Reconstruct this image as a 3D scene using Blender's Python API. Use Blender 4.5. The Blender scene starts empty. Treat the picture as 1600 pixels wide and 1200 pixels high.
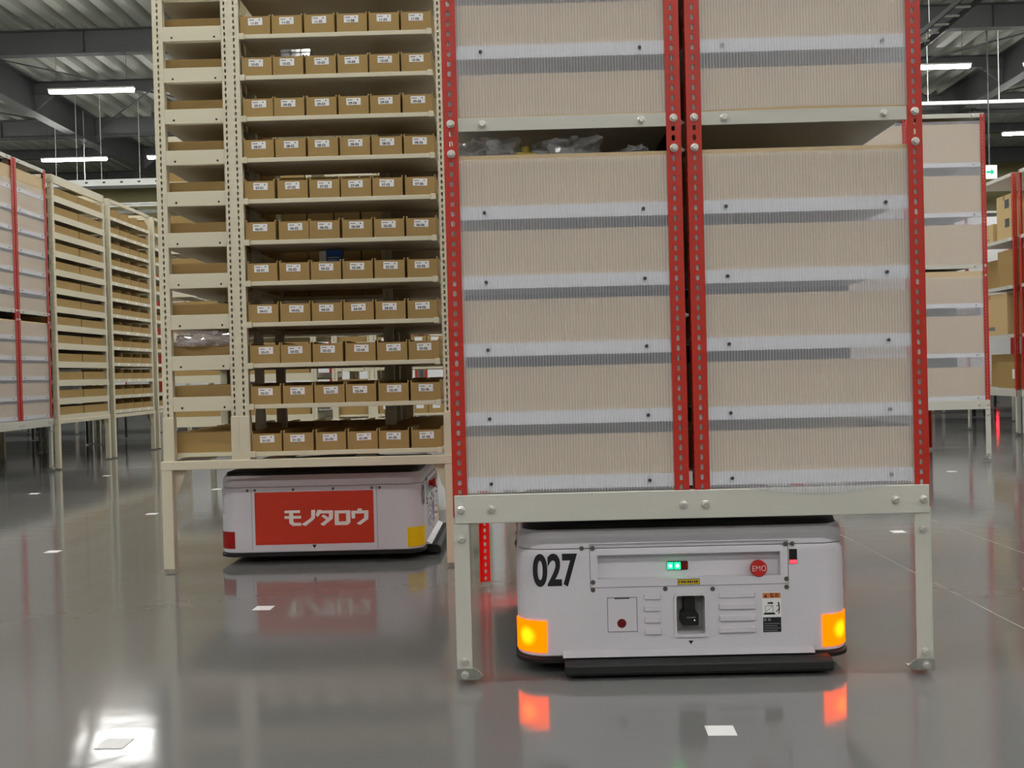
import bpy, bmesh, math, random
from mathutils import Matrix, Vector, noise

# ------------------------------------------------------------------ camera, world, exposure
scn = bpy.context.scene
COL = scn.collection
PI = math.pi
random.seed(7)

FPX, PITCH, YAW, ROLL, CAMH = 1644.18, .0108, -.0110, .0253, .7854
def camera_rows():
    c, s = math.cos(YAW), math.sin(YAW);   Ry = Matrix(((c, -s, 0), (s, c, 0), (0, 0, 1)))
    c, s = math.cos(PITCH), math.sin(PITCH); Rp = Matrix(((1, 0, 0), (0, c, -s), (0, s, c)))
    c, s = math.cos(ROLL), math.sin(ROLL);  Rr = Matrix(((c, 0, -s), (0, 1, 0), (s, 0, c)))
    return Rr @ Rp @ Ry
R = camera_rows()
cam_data = bpy.data.cameras.new('camera')
cam_data.sensor_width = 36.0
cam_data.lens = 36.0 * FPX / 1600.0
cam_data.clip_end = 300
cam = bpy.data.objects.new('camera', cam_data)
m3 = Matrix((R[0], R[2], -R[1])).transposed()
cam.matrix_world = Matrix.Translation((0, 0, CAMH)) @ m3.to_4x4()
COL.objects.link(cam)
scn.camera = cam

world = bpy.data.worlds.new('world'); scn.world = world
world.use_nodes = True
world.node_tree.nodes['Background'].inputs[0].default_value = (.8, .82, .85, 1)
world.node_tree.nodes['Background'].inputs[1].default_value = .05

LAMP_STRENGTH = 78.0
scn.view_settings.view_transform = 'Standard'
scn.view_settings.look = 'None'
scn.view_settings.gamma = 1.0
scn.view_settings.use_curve_mapping = False
scn.view_settings.exposure = 0.22

# ------------------------------------------------------------------ materials
def srgb(r, g, b):
    f = lambda v: (v / 255 / 12.92) if v / 255 <= .04045 else ((v / 255 + .055) / 1.055) ** 2.4
    return (f(r), f(g), f(b), 1)

def mat(name, col, rough=.5, metal=0., spec=.5, var=0., scale=8., bump=0., bscale=60., coat=0., trans=0.):
    m = bpy.data.materials.new(name); m.use_nodes = True
    nt = m.node_tree; n = nt.nodes; b = n['Principled BSDF']
    b.inputs['Base Color'].default_value = col
    b.inputs['Roughness'].default_value = rough
    b.inputs['Metallic'].default_value = metal
    b.inputs['Specular IOR Level'].default_value = spec
    b.inputs['Coat Weight'].default_value = coat
    b.inputs['Transmission Weight'].default_value = trans
    tc = n.new('ShaderNodeTexCoord')
    if var > 0:
        nz = n.new('ShaderNodeTexNoise'); nz.inputs['Scale'].default_value = scale
        nz.inputs['Detail'].default_value = 4
        mx = n.new('ShaderNodeMix'); mx.data_type = 'RGBA'
        mx.inputs['A'].default_value = tuple(c * (1 - var) for c in col[:3]) + (1,)
        mx.inputs['B'].default_value = tuple(min(1, c * (1 + var)) for c in col[:3]) + (1,)
        nt.links.new(tc.outputs['Object'], nz.inputs['Vector'])
        nt.links.new(nz.outputs['Fac'], mx.inputs['Factor'])
        nt.links.new(mx.outputs['Result'], b.inputs['Base Color'])
    if bump > 0:
        nb = n.new('ShaderNodeTexNoise'); nb.inputs['Scale'].default_value = bscale
        bp = n.new('ShaderNodeBump'); bp.inputs['Strength'].default_value = bump
        bp.inputs['Distance'].default_value = .01
        nt.links.new(tc.outputs['Object'], nb.inputs['Vector'])
        nt.links.new(nb.outputs['Fac'], bp.inputs['Height'])
        nt.links.new(bp.outputs['Normal'], b.inputs['Normal'])
    return m

def emis(name, col, strength):
    m = bpy.data.materials.new(name); m.use_nodes = True
    nt = m.node_tree; nt.nodes.clear()
    o = nt.nodes.new('ShaderNodeOutputMaterial'); e = nt.nodes.new('ShaderNodeEmission')
    e.inputs[0].default_value = col; e.inputs[1].default_value = strength
    nt.links.new(e.outputs[0], o.inputs[0])
    return m

def panel_material():
    m = bpy.data.materials.new('fluted_plastic'); m.use_nodes = True
    nt = m.node_tree; nt.nodes.clear(); n = nt.nodes; L = nt.links
    out = n.new('ShaderNodeOutputMaterial')
    tc = n.new('ShaderNodeTexCoord'); sx = n.new('ShaderNodeSeparateXYZ')
    L.new(tc.outputs['Object'], sx.inputs[0])
    mu = n.new('ShaderNodeMath'); mu.operation = 'MULTIPLY'; mu.inputs[1].default_value = 2 * PI / .0074
    L.new(sx.outputs['X'], mu.inputs[0])
    si = n.new('ShaderNodeMath'); si.operation = 'SINE'; L.new(mu.outputs[0], si.inputs[0])
    mr = n.new('ShaderNodeMapRange'); mr.inputs['From Min'].default_value = -1; mr.inputs['From Max'].default_value = 1
    mr.inputs['To Min'].default_value = .50; mr.inputs['To Max'].default_value = .74
    L.new(si.outputs[0], mr.inputs['Value'])
    df = n.new('ShaderNodeBsdfDiffuse'); df.inputs[0].default_value = (.87, .89, .96, 1)
    tl = n.new('ShaderNodeBsdfTranslucent'); tl.inputs[0].default_value = (.84, .84, .86, 1)
    gl = n.new('ShaderNodeBsdfGlossy'); gl.inputs['Roughness'].default_value = .35; gl.inputs[0].default_value = (1, 1, 1, 1)
    bp = n.new('ShaderNodeBump'); bp.inputs['Strength'].default_value = .12; bp.inputs['Distance'].default_value = .002
    L.new(si.outputs[0], bp.inputs['Height'])
    for s in (df, gl): L.new(bp.outputs[0], s.inputs['Normal'])
    m1 = n.new('ShaderNodeMixShader'); m1.inputs[0].default_value = .28
    L.new(df.outputs[0], m1.inputs[1]); L.new(tl.outputs[0], m1.inputs[2])
    m3_ = n.new('ShaderNodeMixShader'); m3_.inputs[0].default_value = .05
    L.new(m1.outputs[0], m3_.inputs[1]); L.new(gl.outputs[0], m3_.inputs[2])
    tr = n.new('ShaderNodeBsdfTransparent'); tr.inputs[0].default_value = (.97, .97, 1, 1)
    m2 = n.new('ShaderNodeMixShader')
    L.new(mr.outputs[0], m2.inputs[0]); L.new(m3_.outputs[0], m2.inputs[1]); L.new(tr.outputs[0], m2.inputs[2])
    L.new(m2.outputs[0], out.inputs[0])
    return m

def film_material(name, col, clear=.72):
    m = bpy.data.materials.new(name); m.use_nodes = True
    nt = m.node_tree; nt.nodes.clear(); n = nt.nodes; L = nt.links
    out = n.new('ShaderNodeOutputMaterial')
    tr = n.new('ShaderNodeBsdfTransparent'); tr.inputs[0].default_value = (.95, .95, .96, 1)
    gl = n.new('ShaderNodeBsdfGlossy'); gl.inputs['Roughness'].default_value = .06
    df = n.new('ShaderNodeBsdfDiffuse'); df.inputs[0].default_value = col
    a = n.new('ShaderNodeMixShader'); a.inputs[0].default_value = .45
    L.new(gl.outputs[0], a.inputs[1]); L.new(df.outputs[0], a.inputs[2])
    b = n.new('ShaderNodeMixShader'); b.inputs[0].default_value = clear
    L.new(a.outputs[0], b.inputs[1]); L.new(tr.outputs[0], b.inputs[2])
    L.new(b.outputs[0], out.inputs[0])
    return m

def floor_material():
    m = bpy.data.materials.new('grey_epoxy'); m.use_nodes = True
    nt = m.node_tree; n = nt.nodes; L = nt.links; b = n['Principled BSDF']
    tc = n.new('ShaderNodeTexCoord')
    n1 = n.new('ShaderNodeTexNoise'); n1.inputs['Scale'].default_value = .5; n1.inputs['Detail'].default_value = 6
    L.new(tc.outputs['Object'], n1.inputs['Vector'])
    mx = n.new('ShaderNodeMix'); mx.data_type = 'RGBA'
    mx.inputs['A'].default_value = (.155, .157, .156, 1); mx.inputs['B'].default_value = (.200, .201, .198, 1)
    L.new(n1.outputs['Fac'], mx.inputs['Factor']); L.new(mx.outputs['Result'], b.inputs['Base Color'])
    n2 = n.new('ShaderNodeTexNoise'); n2.inputs['Scale'].default_value = 1.3; n2.inputs['Detail'].default_value = 3
    L.new(tc.outputs['Object'], n2.inputs['Vector'])
    mr = n.new('ShaderNodeMapRange'); mr.inputs['To Min'].default_value = .06; mr.inputs['To Max'].default_value = .12
    L.new(n2.outputs['Fac'], mr.inputs['Value']); L.new(mr.outputs[0], b.inputs['Roughness'])
    n3 = n.new('ShaderNodeTexNoise'); n3.inputs['Scale'].default_value = 9.0; n3.inputs['Detail'].default_value = 2
    L.new(tc.outputs['Object'], n3.inputs['Vector'])
    bp = n.new('ShaderNodeBump'); bp.inputs['Strength'].default_value = .05; bp.inputs['Distance'].default_value = .01
    L.new(n3.outputs['Fac'], bp.inputs['Height']); L.new(bp.outputs[0], b.inputs['Normal'])
    b.inputs['Specular IOR Level'].default_value = .55
    return m

def lamp_lens(name, edge, core, s_edge, s_core, r0, r1):
    """a coloured lens with a bulb glowing behind its middle"""
    m = bpy.data.materials.new(name); m.use_nodes = True
    nt = m.node_tree; nt.nodes.clear(); n = nt.nodes; L = nt.links
    out = n.new('ShaderNodeOutputMaterial'); e = n.new('ShaderNodeEmission')
    tc = n.new('ShaderNodeTexCoord'); ln = n.new('ShaderNodeVectorMath'); ln.operation = 'LENGTH'
    L.new(tc.outputs['Object'], ln.inputs[0])
    mr = n.new('ShaderNodeMapRange'); mr.interpolation_type = 'SMOOTHSTEP'
    mr.inputs['From Min'].default_value = r0; mr.inputs['From Max'].default_value = r1
    L.new(ln.outputs['Value'], mr.inputs['Value'])
    mx = n.new('ShaderNodeMix'); mx.data_type = 'RGBA'
    mx.inputs['A'].default_value = core; mx.inputs['B'].default_value = edge
    L.new(mr.outputs[0], mx.inputs['Factor']); L.new(mx.outputs['Result'], e.inputs[0])
    ms = n.new('ShaderNodeMapRange'); ms.inputs['To Min'].default_value = s_core; ms.inputs['To Max'].default_value = s_edge
    L.new(mr.outputs[0], ms.inputs['Value']); L.new(ms.outputs[0], e.inputs[1])
    L.new(e.outputs[0], out.inputs[0])
    return m

M = {}
M['floor'] = floor_material()
M['panel'] = panel_material()
M['cream'] = mat('cream_paint', srgb(216, 209, 184), .42, var=.03, scale=3)
M['grey'] = mat('light_grey_paint', srgb(206, 205, 195), .45, var=.03, scale=3)
M['blocker_grey'] = mat('shade_grey_blocker', srgb(84, 87, 94), .55)  # dark bluish grey, stands in for the shade inside the pods
M['shelf_white'] = mat('white_shelf_paint', srgb(232, 233, 234), .45)
M['red'] = mat('red_paint', srgb(188, 44, 28), .42, var=.06, scale=5)
M['card'] = mat('kraft_cardboard', srgb(168, 140, 91), .85, spec=.2, var=.07, scale=14, bump=.08, bscale=120)
M['card_pale'] = mat('pale_cardboard', srgb(204, 178, 130), .85, spec=.2, var=.06, scale=10)
M['card_beige'] = mat('beige_cardboard', srgb(212, 190, 154), .85, spec=.2, var=.06, scale=6)
M['robot'] = mat('white_robot_plastic', srgb(218, 215, 222), .32, coat=.15)
M['robot_line'] = mat('grey_joint', srgb(96, 94, 98), .6)
M['black'] = mat('black_plastic', srgb(16, 16, 17), .5)
M['rubber'] = mat('dark_rubber', srgb(9, 10, 10), .6, bump=.1, bscale=200)
M['dark'] = mat('dark_grey_plastic', srgb(60, 60, 62), .5)
M['pocket'] = mat('grey_pocket_lining', srgb(176, 176, 170), .5)
M['steel'] = mat('zinc_steel', srgb(226, 224, 218), .3, metal=.7)
M['screw_grey'] = mat('dull_screw_steel', srgb(112, 110, 106), .35, metal=.5)
M['zinc'] = mat('galvanised_plate', srgb(178, 180, 174), .42, metal=.85, var=.1, scale=40)
M['ink'] = mat('black_ink', srgb(22, 22, 24), .7)
M['fade_ink'] = mat('grey_print', srgb(120, 122, 128), .7)
M['tag'] = mat('white_tag_paper', srgb(240, 240, 240), .6)
M['white_film'] = mat('white_vinyl', srgb(242, 238, 232), .45)
M['red_film'] = mat('red_vinyl', srgb(204, 52, 24), .4)
M['dark_red'] = mat('dark_red_plastic', srgb(110, 18, 14), .3)
M['stop_red'] = mat('stop_button_red', srgb(196, 40, 34), .3)
M['red_lens'] = mat('unlit_red_lens', srgb(158, 20, 16), .25)
M['yellow_lens'] = mat('unlit_yellow_lens', srgb(250, 206, 0), .3)
M['label_yellow'] = mat('yellow_label', srgb(214, 186, 40), .5)
M['orange_print'] = mat('orange_print', srgb(212, 128, 72), .5)
M['brown_print'] = mat('brown_print', srgb(96, 44, 24), .6)
M['amber'] = lamp_lens('lit_amber_lens', (1, .082, .0, 1), (1, .19, .002, 1), 3.6, 4.6, .012, .034)
M['red_lit'] = emis('lit_red_lens', (1, .01, .02, 1), 26.0)
M['green_lit'] = lamp_lens('lit_green_led', (.01, 1, .2, 1), (.3, 1, .45, 1), 3.0, 9.0, .002, .006)
M['red_led'] = emis('lit_red_led', (1, .02, .03, 1), 5.0)
M['lamp'] = emis('led_tube', (1.0, .985, .94, 1), LAMP_STRENGTH)
M['lamp_body'] = mat('white_lamp_housing', srgb(225, 225, 222), .4)
M['deck'] = mat('galvalume_roof_deck', srgb(176, 178, 168), .5, metal=.1, var=.15, scale=.7)
M['girder'] = mat('dark_grey_steel', srgb(74, 76, 76), .55, var=.1, scale=2)
M['wall'] = mat('cream_wall', srgb(176, 168, 122), .7, var=.04, scale=.4)
M['wall_shaded'] = mat('shade_painted_wall', srgb(92, 92, 90), .7, var=.05, scale=.4)  # wall colour darkened to stand in for the darkness behind the far pods
M['wall_side'] = mat('grey_wall', srgb(150, 150, 144), .7, var=.05, scale=.4)
M['conduit'] = mat('white_conduit', srgb(228, 230, 226), .4)
M['film'] = film_material('clear_film', (.85, .87, .9, 1), .55)
M['pink_film'] = film_material('pinkish_film', (.95, .84, .86, 1), .5)
M['blue_print'] = mat('blue_carton', srgb(22, 96, 190), .4)
M['navy'] = mat('navy_print', srgb(52, 52, 100), .6)
M['sign_white'] = emis('exit_sign_face', (.93, 1, .96, 1), 1.1)
M['sign_green'] = emis('exit_sign_green', (.03, .62, .33, 1), 1.0)
M['gold'] = mat('ochre_part', srgb(170, 150, 60), .5)
M['joint'] = mat('pale_floor_joint', srgb(168, 168, 164), .3)

# ------------------------------------------------------------------ mesh helpers
class MB:
    def __init__(s): s.v = []; s.f = []
    def box(s, x0, x1, y0, y1, z0, z1):
        b = len(s.v)
        s.v += [(x, y, z) for z in (z0, z1) for y in (y0, y1) for x in (x0, x1)]
        s.f += [tuple(b + i for i in q) for q in ((0, 2, 3, 1), (4, 5, 7, 6), (0, 1, 5, 4), (2, 6, 7, 3), (0, 4, 6, 2), (1, 3, 7, 5))]
        return s
    def prism(s, poly, a0, a1, axis='y'):
        """extrude a 2D polygon; axis y: poly=(x,z); axis x: poly=(y,z); axis z: poly=(x,y)"""
        n = len(poly); b = len(s.v)
        P = {'y': lambda p, a: (p[0], a, p[1]), 'x': lambda p, a: (a, p[0], p[1]), 'z': lambda p, a: (p[0], p[1], a)}[axis]
        s.v += [P(p, a0) for p in poly] + [P(p, a1) for p in poly]
        s.f.append(tuple(range(b, b + n))); s.f.append(tuple(range(b + 2 * n - 1, b + n - 1, -1)))
        for i in range(n):
            j = (i + 1) % n
            s.f.append((b + i, b + n + i, b + n + j, b + j))
        return s
    def cyl(s, c, r, a0, a1, axis='y', n=12, r1=None):
        r1 = r if r1 is None else r1
        b = len(s.v)
        P = {'y': lambda u, w, a: (c[0] + u, a, c[1] + w), 'x': lambda u, w, a: (a, c[0] + u, c[1] + w), 'z': lambda u, w, a: (c[0] + u, c[1] + w, a)}[axis]
        for a, q in ((a0, r), (a1, r1)):
            s.v += [P(q * math.cos(2 * PI * k / n), q * math.sin(2 * PI * k / n), a) for k in range(n)]
        s.f.append(tuple(range(b, b + n))); s.f.append(tuple(range(b + 2 * n - 1, b + n - 1, -1)))
        for i in range(n):
            j = (i + 1) % n
            s.f.append((b + i, b + n + i, b + n + j, b + j))
        return s
    def tube(s, p, q, r, n=6):
        p, q = Vector(p), Vector(q); d = (q - p).normalized()
        u = d.orthogonal().normalized(); w = d.cross(u); b = len(s.v)
        for a in (p, q):
            s.v += [tuple(a + r * (math.cos(2 * PI * k / n) * u + math.sin(2 * PI * k / n) * w)) for k in range(n)]
        s.f.append(tuple(range(b, b + n))); s.f.append(tuple(range(b + 2 * n - 1, b + n - 1, -1)))
        for i in range(n):
            j = (i + 1) % n
            s.f.append((b + i, b + n + i, b + n + j, b + j))
        return s
    def mesh(s, name, m, bevel=0, smooth=False):
        me = bpy.data.meshes.new(name); me.from_pydata(s.v, [], s.f); me.update()
        bm = bmesh.new(); bm.from_mesh(me)
        bmesh.ops.recalc_face_normals(bm, faces=bm.faces)
        if bevel > 0:
            bmesh.ops.bevel(bm, geom=[e for e in bm.edges if e.is_manifold and e.calc_face_angle(0) > .6], offset=bevel,
                            segments=2 if bevel > .003 else 1, affect='EDGES', clamp_overlap=True)
        bm.to_mesh(me); bm.free()
        if smooth:
            for p in me.polygons: p.use_smooth = True
        me.materials.append(M[m] if isinstance(m, str) else m)
        return me

def put(name, me, parent=None, loc=(0, 0, 0), rz=0., rot=None):
    o = bpy.data.objects.new(name, me); COL.objects.link(o)
    o.location = loc; o.rotation_euler = rot if rot else (0, 0, rz)
    if parent: o.parent = parent
    return o
def tag(o, label, cat, group=None):
    o['label'] = label; o['category'] = cat
    if group: o['group'] = group
    return o
def thing(name, label, cat, loc=(0, 0, 0), rz=0., group=None):
    return tag(put(name, None, None, loc, rz), label, cat, group)
def struct(o):
    o['kind'] = 'structure'; return o
def copy_tree(o, parent=None):
    kids = list(o.children)
    c = o.copy(); COL.objects.link(c)
    if parent: c.parent = parent
    for k in kids: copy_tree(k, c)
    return c

_txt = {}
def text_mesh(s, size, m, off=0., sx=1., res=3):
    key = (s, size, m, off, sx)
    if key in _txt: return _txt[key]
    cu = bpy.data.curves.new('txt', 'FONT'); cu.body = s; cu.size = size; cu.offset = off
    cu.align_x = 'CENTER'; cu.align_y = 'CENTER'; cu.resolution_u = res; cu.fill_mode = 'FRONT'
    o = bpy.data.objects.new('txt', cu); COL.objects.link(o)
    bpy.context.view_layer.update()
    dg = bpy.context.evaluated_depsgraph_get()
    me = bpy.data.meshes.new_from_object(o.evaluated_get(dg))
    bpy.data.objects.remove(o); bpy.data.curves.remove(cu)
    for v in me.vertices: v.co.x *= sx
    me.materials.clear(); me.materials.append(M[m])
    _txt[key] = me
    return me

ORD = ['lowest', 'second', 'third', 'fourth', 'fifth', 'sixth', 'seventh', 'eighth', 'ninth', 'tenth', 'eleventh', 'twelfth', 'thirteenth']
def level_words(i): return 'lowest shelf' if i == 0 else ORD[i] + ' shelf up'

# ------------------------------------------------------------------ setting
GX, GY, GP = -.9097, 2.2703, 1.3167
def col(i): return GX + GP * i
def row(j): return GY + GP * j
X0, X1, Y0, Y1, ZD = -24., 24., -26., 44., 9.0

floor = struct(put('floor', MB().box(X0, X1, Y0, Y1, -.1, 0).mesh('floor', 'floor')))
for x, ya, yb in ((1.443, 2.2, 6.6), (2.013, 3.4, 6.0)):
    put('joint_line', MB().box(x - .0025, x + .0025, ya, yb, -.0005, .0006).mesh('joint_line', 'joint'), floor)
put('joint_line', MB().box(-8, 8, 9.64, 9.646, -.0005, .0006).mesh('joint_line', 'joint'), floor)

# folded-plate roof: ribs run away from the camera
prof = []
x = X0
while x < X1 - .01:
    prof += [(x, 9.18), (x + .12, 9.18), (x + .19, 9.0), (x + .42, 9.0)]
    x += .49
prof.append((X1, 9.18))
mb = MB()
for (a, b) in zip(prof[:-1], prof[1:]):
    k = len(mb.v)
    mb.v += [(a[0], Y0, a[1]), (b[0], Y0, b[1]), (b[0], Y1, b[1]), (a[0], Y1, a[1])]
    mb.f.append((k, k + 1, k + 2, k + 3))
mb.box(X0, X1, Y0, Y1, 9.22, 9.3)
ceiling = struct(put('ceiling', mb.mesh('ceiling', 'deck')))
def ibeam(axis, at, a0, a1, zt, zb, w=.2, t=.02):
    m = MB()
    poly = [(at - w/2, zt), (at + w/2, zt), (at + w/2, zt - t), (at + t/2, zt - t), (at + t/2, zb + t), (at + w/2, zb + t), (at + w/2, zb), (at - w/2, zb), (at - w/2, zb + t), (at - t/2, zb + t), (at - t/2, zt - t), (at - w/2, zt - t)]
    m.prism(poly, a0, a1, axis)
    return m
for k in range(-12, 5):
    yy = 24.42 + 4.1 * k
    big = (k % 2 == 0)
    me = ibeam('x', yy, X0, X1, 8.985, 8.42 if big else 8.66, .25 if big else .18)
    if big:
        for xs in range(-22, 23, 3): me.box(xs - .01, xs + .01, yy - .11, yy + .11, 8.44, 8.97)
    put('purlin', me.mesh('purlin', 'girder'), ceiling)
for gx in (-13.1, 0., 13.1):
    put('girder', ibeam('y', gx, Y0, Y1, 8.985, 8.12, .34, .03).mesh('girder', 'girder'), ceiling)
    for k in range(-3, 4):
        yy = 24.42 + 4.1 * k
        for s in (-1, 1):
            put('knee_brace', MB().prism([(gx + s * .02, 8.2), (gx + s * .55, 8.62), (gx + s * .55, 8.9), (gx + s * .02, 8.9)], yy - .012, yy + .012, 'y').mesh('knee_brace', 'girder'), ceiling)
for sx in (-1, 1):
    for (xa, ya, xb, yb) in ((12.9, 24.5, 7.0, 32.5), (7.0, 24.5, 12.9, 32.5), (13.3, 24.5, 19.5, 32.5), (19.5, 24.5, 13.3, 32.5)):
        put('brace_rod', MB().tube((sx * xa, ya, 8.6), (sx * xb, yb, 8.7), .022).mesh('brace_rod', 'girder'), ceiling)
wb = struct(put('wall_back', MB().box(X0, X1, Y1, Y1 + .2, 0, 4.2).mesh('wall_back', 'wall_shaded')))  # lower part carries the shade in its colour
put('upper_wall', MB().box(X0, X1, Y1 - .04, Y1 + .2, 4.2, 9.2).mesh('upper_wall', 'wall'), wb)
struct(put('wall_front', MB().box(X0, X1, Y0 - .2, Y0, 0, 9.2).mesh('wall_front', 'wall_side')))
struct(put('wall_left', MB().box(X0 - .2, X0, Y0, Y1, 0, 9.2).mesh('wall_left', 'wall_side')))
struct(put('wall_right', MB().box(X1, X1 + .2, Y0, Y1, 0, 9.2).mesh('wall_right', 'wall_side')))

# ------------------------------------------------------------------ ceiling lamps (LED battens on a regular grid)
lamp_h = MB().box(-.98, .98, -.07, .07, 7.45, 7.49).mesh('housing', 'lamp_body', .006)
lamp_d = MB().box(-.96, .96, -.055, .055, 7.385, 7.449).mesh('diffuser', 'lamp', .01)
lamp_r = MB().cyl((0, 0), .005, 7.49, 8.98, 'z', 6).mesh('hanger_rod', 'girder')
for j in range(-5, 2):
    for i in range(-2, 9):
        lx, ly = -9.64 + 3.15 * i - (.35 if j == 1 else 0), 23.87 + 7.25 * j
        if i == 3 and j >= 0: continue                       # no lamp over the middle of the far aisle
        t = thing('ceiling_lamp', 'slim white LED batten lamp hanging under the ribbed roof', 'lamp', (lx, ly, 0), 0, 'LED batten lamps')
        put('housing', lamp_h, t); put('diffuser', lamp_d, t)
        for s in (-.8, .8): put('hanger_rod', lamp_r, t, (s, 0, 0))

# ------------------------------------------------------------------ perforated angle posts
def slotted(mb, w, z0, z1, pitch, sw, sh, frame, t=.003, first=.5):
    """plate w wide in frame (origin, u axis, n axis), slots through it"""
    o, u, nrm = (Vector(q) for q in frame)
    n = max(1, int(round((z1 - z0) / pitch))); p = (z1 - z0) / n
    a, b, c = sw / 2, sh / 2, sw * .3
    inner = [(0, -b), (a, -b + c), (a, 0), (a, b - c), (0, b), (-a, b - c), (-a, 0), (-a, -b + c)]
    for k in range(n):
        zc = z0 + p * (k + .5)
        outer = [(0, -p/2), (w/2, -p/2), (w/2, 0), (w/2, p/2), (0, p/2), (-w/2, p/2), (-w/2, 0), (-w/2, -p/2)]
        base = len(mb.v)
        for d in (0, t):
            for (q, z) in outer + inner:
                mb.v.append(tuple(o + u * (w/2 + q) + nrm * d + Vector((0, 0, zc + z))))
        for i in range(8):
            j = (i + 1) % 8
            mb.f.append((base + i, base + j, base + 8 + j, base + 8 + i))
            mb.f.append((base + 16 + i, base + 24 + i, base + 24 + j, base + 16 + j))
            mb.f.append((base + 8 + i, base + 8 + j, base + 24 + j, base + 24 + i))
        for (i, j) in ((1, 2), (2, 3), (5, 6), (6, 7)):
            mb.f.append((base + i, base + 16 + i, base + 16 + j, base + j))
def angle_post(name, w, d, z0, z1, pitch, sw, sh, m, t=.0025, closed=False):
    mb = MB()
    if closed:
        mb.box(w - t, w, t, d - t, z0, z1); mb.box(0, w, d - t, d, z0, z1)
    slotted(mb, w, z0, z1, pitch, sw, sh, ((0, 0, 0), (1, 0, 0), (0, 1, 0)), t)
    slotted(mb, d - t, z0, z1, pitch, sw, sh, ((0, t, 0), (0, 1, 0), (1, 0, 0)), t)
    return mb.mesh(name, m)

bolt_me = MB().cyl((0, 0), .0105, -.003, 0, 'y', 12).cyl((0, 0), .0078, -.011, -.003, 'y', 6).mesh('bolt', 'steel', .0008)
screw_me = MB().cyl((0, 0), .0045, -.002, .005, 'y', 8).mesh('screw', 'dark')
pan_me = MB().cyl((0, 0), .0062, -.0015, 0, 'y', 12, ).cyl((0, 0), .0046, -.0035, -.0015, 'y', 10).mesh('screw', 'screw_grey')

# ------------------------------------------------------------------ cardboard
def tray_mesh(name, w, d, hf, hs, m, t=.004, curve=0.):
    """open cardboard bin, front wall hf high, other walls hs; origin at the middle of the base"""
    mb = MB(); x, y = w / 2, d / 2
    mb.box(-x, x, -y, y, 0, t)
    mb.box(-x, x, -y, -y + t, t, hf); mb.box(-x, x, y - t, y, t, hs)
    e = -y + t
    pr_ = [(e, t), (y - t, t), (y - t, hs)]
    if curve > 0:
        pr_ += [(e + curve * (1 - math.cos(a)) , hs - (hs - hf) * (1 - math.sin(a))) for a in (PI/2, PI/3, PI/6, 0)]
    else:
        pr_ += [(e, hs)]
    mb.prism(pr_, -x, -x + t, 'x'); mb.prism(pr_, x - t, x, 'x')
    return mb.mesh(name, m)

# ------------------------------------------------------------------ cream pods: four bays set round like a pinwheel
CLEV = [.4768] + [.6716 + .16865 * k for k in range(12)]          # shelf heights
post_w = angle_post('post', .042, .032, .457, 2.69, .0252, .0076, .016, 'cream', closed=True)
CP = {}
def cream_meshes():
    CP['shelf'] = MB().box(-.239, .552, -.588, -.288, -.009, .009).mesh('shelf', 'cream', .0015)
    CP['cap'] = MB().box(-.011, .011, -.5970, -.5885, -.013, .012).mesh('shelf_bracket', 'cream', .002)
    CP['plate'] = MB().box(.5895, .5925, -.5635, -.3065, -.013, .047).mesh('side_plate', 'cream', .001)
    CP['sleeve'] = MB().box(-.003, .0438, -.003, .0345, .452, .634).mesh('sleeve', 'cream', .002)
    CP['hole'] = MB().cyl((0, 0), .0045, -.0008, .0008, 'x', 8).mesh('bolt_hole', 'black')
    b = MB()
    for s in (-1, 1):
        b.box(-.606, .606, s * .606 if s < 0 else .566, -.566 if s < 0 else .606, .4193, .4555)
        b.box(s * .606 if s < 0 else .566, -.566 if s < 0 else .606, -.566, .566, .4193, .4555)
    CP['base'] = b.mesh('base_frame', 'cream', .002)
    CP['leg'] = MB().box(-.0225, .0225, -.0225, .0225, .012, .4188).mesh('leg', 'cream', .002)
    CP['gusset'] = MB().prism([(.0228, .4185), (.074, .4185), (.0228, .30)], -.0025, .0025, 'y').mesh('gusset', 'cream')
    CP['cross'] = MB().box(-.012, .012, -.565, .565, .4193, .4555).mesh('cross_bar', 'cream', .002)
cream_meshes()
def rotp(k, x, y):
    for _ in range(k): x, y = y, -x
    return x, y
def bay_part(name, me, root, k, loc, extra=0.):
    x, y = rotp(k, loc[0], loc[1])
    return put(name, me, root, (x, y, loc[2]), -k * PI / 2 + extra)
def pinwheel_pod(name, label, cx, cy):
    root = thing(name, label, 'shelving', (cx, cy, 0))
    put('base_frame', CP['base'], root); put('cross_bar', CP['cross'], root, (-.19, 0, 0)); put('cross_bar', CP['cross'], root, (.19, 0, 0))
    for sx in (-1, 1):
        for sy in (-1, 1):
            lg = put('leg', CP['leg'], root, (sx * .5825, sy * .5825, 0))
            put('gusset', CP['gusset'], lg, (0, -sy * .012, 0), 0 if sx < 0 else PI)
            put('gusset', CP['gusset'], lg, (-sx * .012, 0, 0), PI / 2 if sy < 0 else -PI / 2)
    for k in range(4):
        for (px, py, rz) in ((-.281, -.594, 0.), (.594, -.594, PI / 2), (.594, -.281, PI), (-.281, -.281, -PI / 2)):
            po = bay_part('post', post_w, root, k, (px, py, 0), rz)
            put('sleeve', CP['sleeve'], po)
        for z in CLEV:
            sh = bay_part('shelf', CP['shelf'], root, k, (0, 0, z))
            for xx in (-.228, .541): put('shelf_bracket', CP['cap'], sh, (xx, 0, 0))
            if z > .5:
                pl = bay_part('side_plate', CP['plate'], root, k, (0, 0, z))
                for yy in (-.515, -.34): put('bolt_hole', CP['hole'], pl, (.5928, yy, .002))
    return root
BIN = tray_mesh('storage_bin', .1235, .288, .0735, .084, 'card', .004, .008)
BIN_IN = [(-.1710 + .1314 * i) for i in range(6)]
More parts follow.
